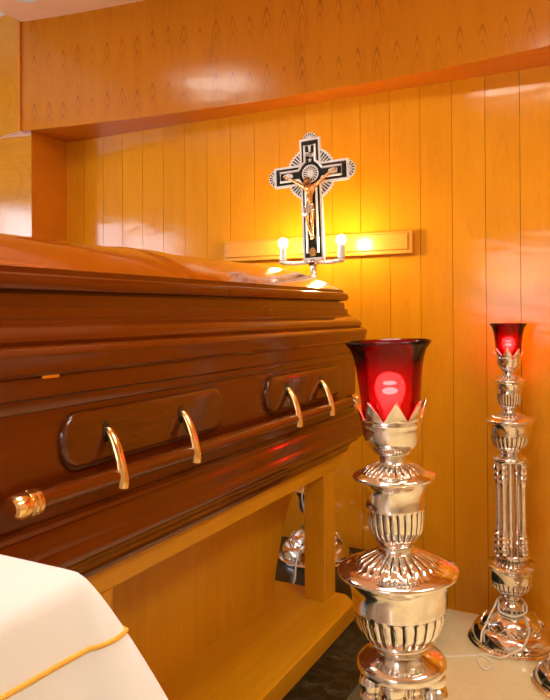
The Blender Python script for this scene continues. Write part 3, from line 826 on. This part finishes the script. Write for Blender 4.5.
# hair, crown and loincloth
hb = [sphere(hc + Vector((0, .004, .0045)), .0132, 14, 9, (1, 1, 1.02))]
for s in (-1, 1): hb.append(tube(spline([hc + Vector((s * .010, .002, .006)), hc + Vector((s * .0135, .001, -.006)), hc + Vector((s * .013, .001, -.018)), hc + Vector((s * .011, -.001, -.026))], 4), .0042, 7))
hb.append(tube(spline([hc + Vector((-.005, -.009, -.010)), hc + Vector((0, -.010, -.0145)), hc + Vector((.005, -.009, -.010))], 3), .0028, 7))
hb.append(tube([hc + Vector((.0132 * cos(a), -.0005 + .0128 * sin(a), .0075 + .002 * sin(3 * a))) for a in [2 * PI * k / 18 for k in range(18)]], .0022, 6, True))
mesh('hair', *join(*hb), M['hair'], fig, world=False)
V, F = [], []
nL, nA = 9, 40
for j in range(nL):
    u = j / (nL - 1); z = -.141 - .040 * u
    for k in range(nA):
        a = 2 * PI * k / nA
        rx = .0195 + .001 * u + .0018 * sin(a * 9 + j * .5); ry = .0150 + .002 * u + .0012 * sin(a * 9 + j * .5)
        V.append((-.001 + rx * cos(a), yF - .006 + ry * sin(a), z - .010 * max(0, cos(a - 3.6)) * u))
for j in range(nL - 1):
    for k in range(nA): F.append((j * nA + k, j * nA + (k + 1) % nA, (j + 1) * nA + (k + 1) % nA, (j + 1) * nA + k))
lc = mesh('loincloth', V, F, M['silver'], fig, world=False)
mesh('cloth_knot', *join(sphere((-.022, yF - .006, -.150), .005, 10, 7), tube(spline([(-.025, yF - .006, -.152), (-.029, yF - .006, -.172), (-.027, yF - .006, -.196)], 4), [.003] * 4 + [.0042] * 4 + [.002], 8)), M['silver'], lc, world=False)

# ------------------------------------------------------------------ white cloth covered table, lower left
tt = thing('draped_table', 'table under a white cloth edged with a gold braid, lower left corner', 'table', (-.95, .26, 0))
X0, X1, Y0, Y1, ZT = -1.42, -.508, -.06, .560, 1.019
def cloth_ring(d, npts=220):
    """outline of the hanging cloth at drop d below the top edge"""
    pts = []
    r = .022 + .10 * d
    per = []
    for (cx, cy, a0) in ((X1 - r, Y0 + r, -PI / 2), (X1 - r, Y1 - r, 0), (X0 + r, Y1 - r, PI / 2), (X0 + r, Y0 + r, PI)):
        per.append([(cx + r * cos(a0 + PI / 2 * k / 10), cy + r * sin(a0 + PI / 2 * k / 10), a0 + PI / 2 * k / 10, k / 10) for k in range(11)])
    out = []
    for i in range(4):
        for (x, y, a, u) in per[i]: out.append((x, y, cos(a), sin(a), 1 - abs(2 * u - 1)))
        p, q = per[i][-1], per[(i + 1) % 4][0]
        for k in range(1, 24):
            s = k / 24; out.append((p[0] + (q[0] - p[0]) * s, p[1] + (q[1] - p[1]) * s, cos(p[2]), sin(p[2]), -min(s, 1 - s) * 2))
    res = []
    for i, (x, y, nx, ny, c) in enumerate(out):
        fl = .055 * d ** .8
        if c >= 0: fl += (.50 * d ** .9 if d < .3 else .17) * (.30 + .70 * c)
        else: fl += (.50 * d ** .9 if d < .3 else .17) * .30 * max(0, 1 + c * 3.2)
        fl += .018 * min(1, d * 2.5) * sin((x * 1.0 + y * 1.3) * 26)
        res.append((x + nx * fl, y + ny * fl))
    return res
V, F = [], []
# rounded top edge then hanging rows
lev = [(-.020, .000), (-.012, -.0012), (-.005, -.005), (0, -.011)]
top = []
rows_ = []
base0 = cloth_ring(0)
cxm, cym = (X0 + X1) / 2, (Y0 + Y1) / 2
for (ins, dz) in [(-.30, .004), (-.16, .003), (-.08, .002), (-.04, .001)] + lev:
    rw = []
    for (x, y) in base0:
        kx = 1 + ins / ((X1 - X0) / 2); ky = 1 + ins / ((Y1 - Y0) / 2)
        rw.append((cxm + (x - cxm) * kx, cym + (y - cym) * max(.02, ky), ZT + dz))
    rows_.append(rw)
for d in (.008, .018, .03, .045, .058, .072, .09, .115, .145, .18, .23, .3, .4, .5, .62, .76, .88, .985):
    rows_.append([(x, y, max(.004, ZT - .011 - d)) for (x, y) in cloth_ring(d)])
n = len(base0)
for rw in rows_: V += rw
for i in range(len(rows_) - 1):
    for k in range(n): F.append((i * n + k, i * n + (k + 1) % n, (i + 1) * n + (k + 1) % n, (i + 1) * n + k))
F.append(tuple(range(n)))
mesh('tablecloth', V, F, M['cloth'], tt, angle=70)
dT = .058
mid = cloth_ring(dT)
V, F = tube([(x + (x - cxm) * .0015, y + (y - cym) * .0015, ZT - .011 - dT) for x, y in mid], .0026, 8, True)
mesh('gold_braid', V, F, M['trim'], tt)
mesh('tabletop', *box(X0 + .02, X1 - .02, Y0 + .02, Y1 - .02, ZT - .045, ZT - .008), M['stand'], tt, smooth=False)

# ------------------------------------------------------------------ cords
RC = .0036
sx, sy = right_stand.location[0], right_stand.location[1]
camdir = math.atan2(0 - sy, 0 - sx)
def on_base(a_deg, z, off=.006):
    a = camdir + math.radians(a_deg); r = base_r(z) + off
    return (sx + r * cos(a), sy + r * sin(a), z)
pts = [(-.80, 2.60, .201), (-.748, 2.592, .2015), (-.728, 2.586, .19), (-.722, 2.584, .09), (-.715, 2.582, .008), (-.690, 2.580, RC), (-.635, 2.578, RC), (-.570, 2.612, RC), (-.520, 2.641, RC), (-.489, 2.625, RC), (-.470, 2.590, RC), (-.472, 2.556, RC), (-.488, 2.545, RC), (-.506, 2.566, RC), (-.522, 2.602, RC + .004), (-.520, 2.636, RC + .006), (-.500, 2.655, RC + .001)]
pts += [on_base(-14, .012, .008), on_base(-2, .030, .010), on_base(14, .052, .008), on_base(30, .080), on_base(36, .105), on_base(44, .132), on_base(55, .150, .008), on_base(100, .162, .012), on_base(170, .165, .014), on_base(-110, .160, .012), on_base(-70, .150, .012), on_base(-42, .136, .012), on_base(-10, .128, .012), on_base(22, .130, .012), on_base(55, .140, .012), on_base(90, .158, .014), on_base(170, .170, .016), on_base(-110, .160, .016), on_base(-74, .138, .010), on_base(-60, .110, .007), on_base(-55, .085, .006), on_base(-50, .062, .007), on_base(-44, .036, .008)]
c1 = mesh('power_cord', *tube(spline(pts, 7), RC, 8), M['cord'], right_stand); c1['label'] = 'cream power cord looped over the floor'
bxc = CXX - .012
cpx = [(CXX - .004, CYY - .014, ZP + .43), (CXX - .008, CYY - .03, ZP + .39), (bxc, CYY - .080, ZP + .335), (bxc - .002, CYY - .106, ZP + .30), (bxc - .002, CYY - .100, ZP + .26), (bxc, CYY - .075, ZP + .20), (bxc, CYY - .068, ZP + .150), (bxc, CYY - .100, ZP + .112), (bxc, CYY - .132, ZP + .082), (bxc, CYY - .158, ZP + .045), (bxc, CYY - .175, ZP + .018), (bxc + .008, CYY - .195, ZP + RC), (bxc + .05, CYY - .29, ZP + RC), (bxc + .08, CYY - .40, ZP + RC)]
c2 = mesh('power_cord', *tube(spline(cpx, 6), RC, 8), M['cord'], xt); c2['label'] = 'thin cream cord'

# ------------------------------------------------------------------ camera, world, view
f_, yaw, pit, rol, sh = 687.1, .4808, .0065, .0056, -41.5
fw = Vector((-sin(yaw) * cos(pit), cos(yaw) * cos(pit), sin(pit)))
rt = Vector((cos(yaw), sin(yaw), 0)); dn = fw.cross(rt)
r2 = cos(rol) * rt + sin(rol) * dn; d2 = -sin(rol) * rt + cos(rol) * dn
cam = bpy.data.cameras.new('camera'); co = bpy.data.objects.new('camera', cam); COL.objects.link(co)
cam.sensor_fit = 'AUTO'; cam.sensor_width = 36; cam.lens = f_ / 700 * 36; cam.shift_y = sh / 700; cam.clip_start = .02
R3 = Matrix((r2, -d2, -fw)).transposed()
co.matrix_world = Matrix.Translation((0, 0, 1.29)) @ R3.to_4x4()
S.camera = co
w = bpy.data.worlds.new('world'); S.world = w; w.use_nodes = True
w.node_tree.nodes['Background'].inputs[0].default_value = (1., .85, .68, 1); w.node_tree.nodes['Background'].inputs[1].default_value = .2
S.view_settings.view_transform = 'Standard'; S.view_settings.look = 'None'; S.view_settings.gamma = 1; S.view_settings.use_curve_mapping = False
S.view_settings.exposure = .36
S.cycles.use_denoising = True
S.cycles.transparent_max_bounces = 16
S.cycles.max_bounces = 10; S.cycles.sample_clamp_indirect = 8
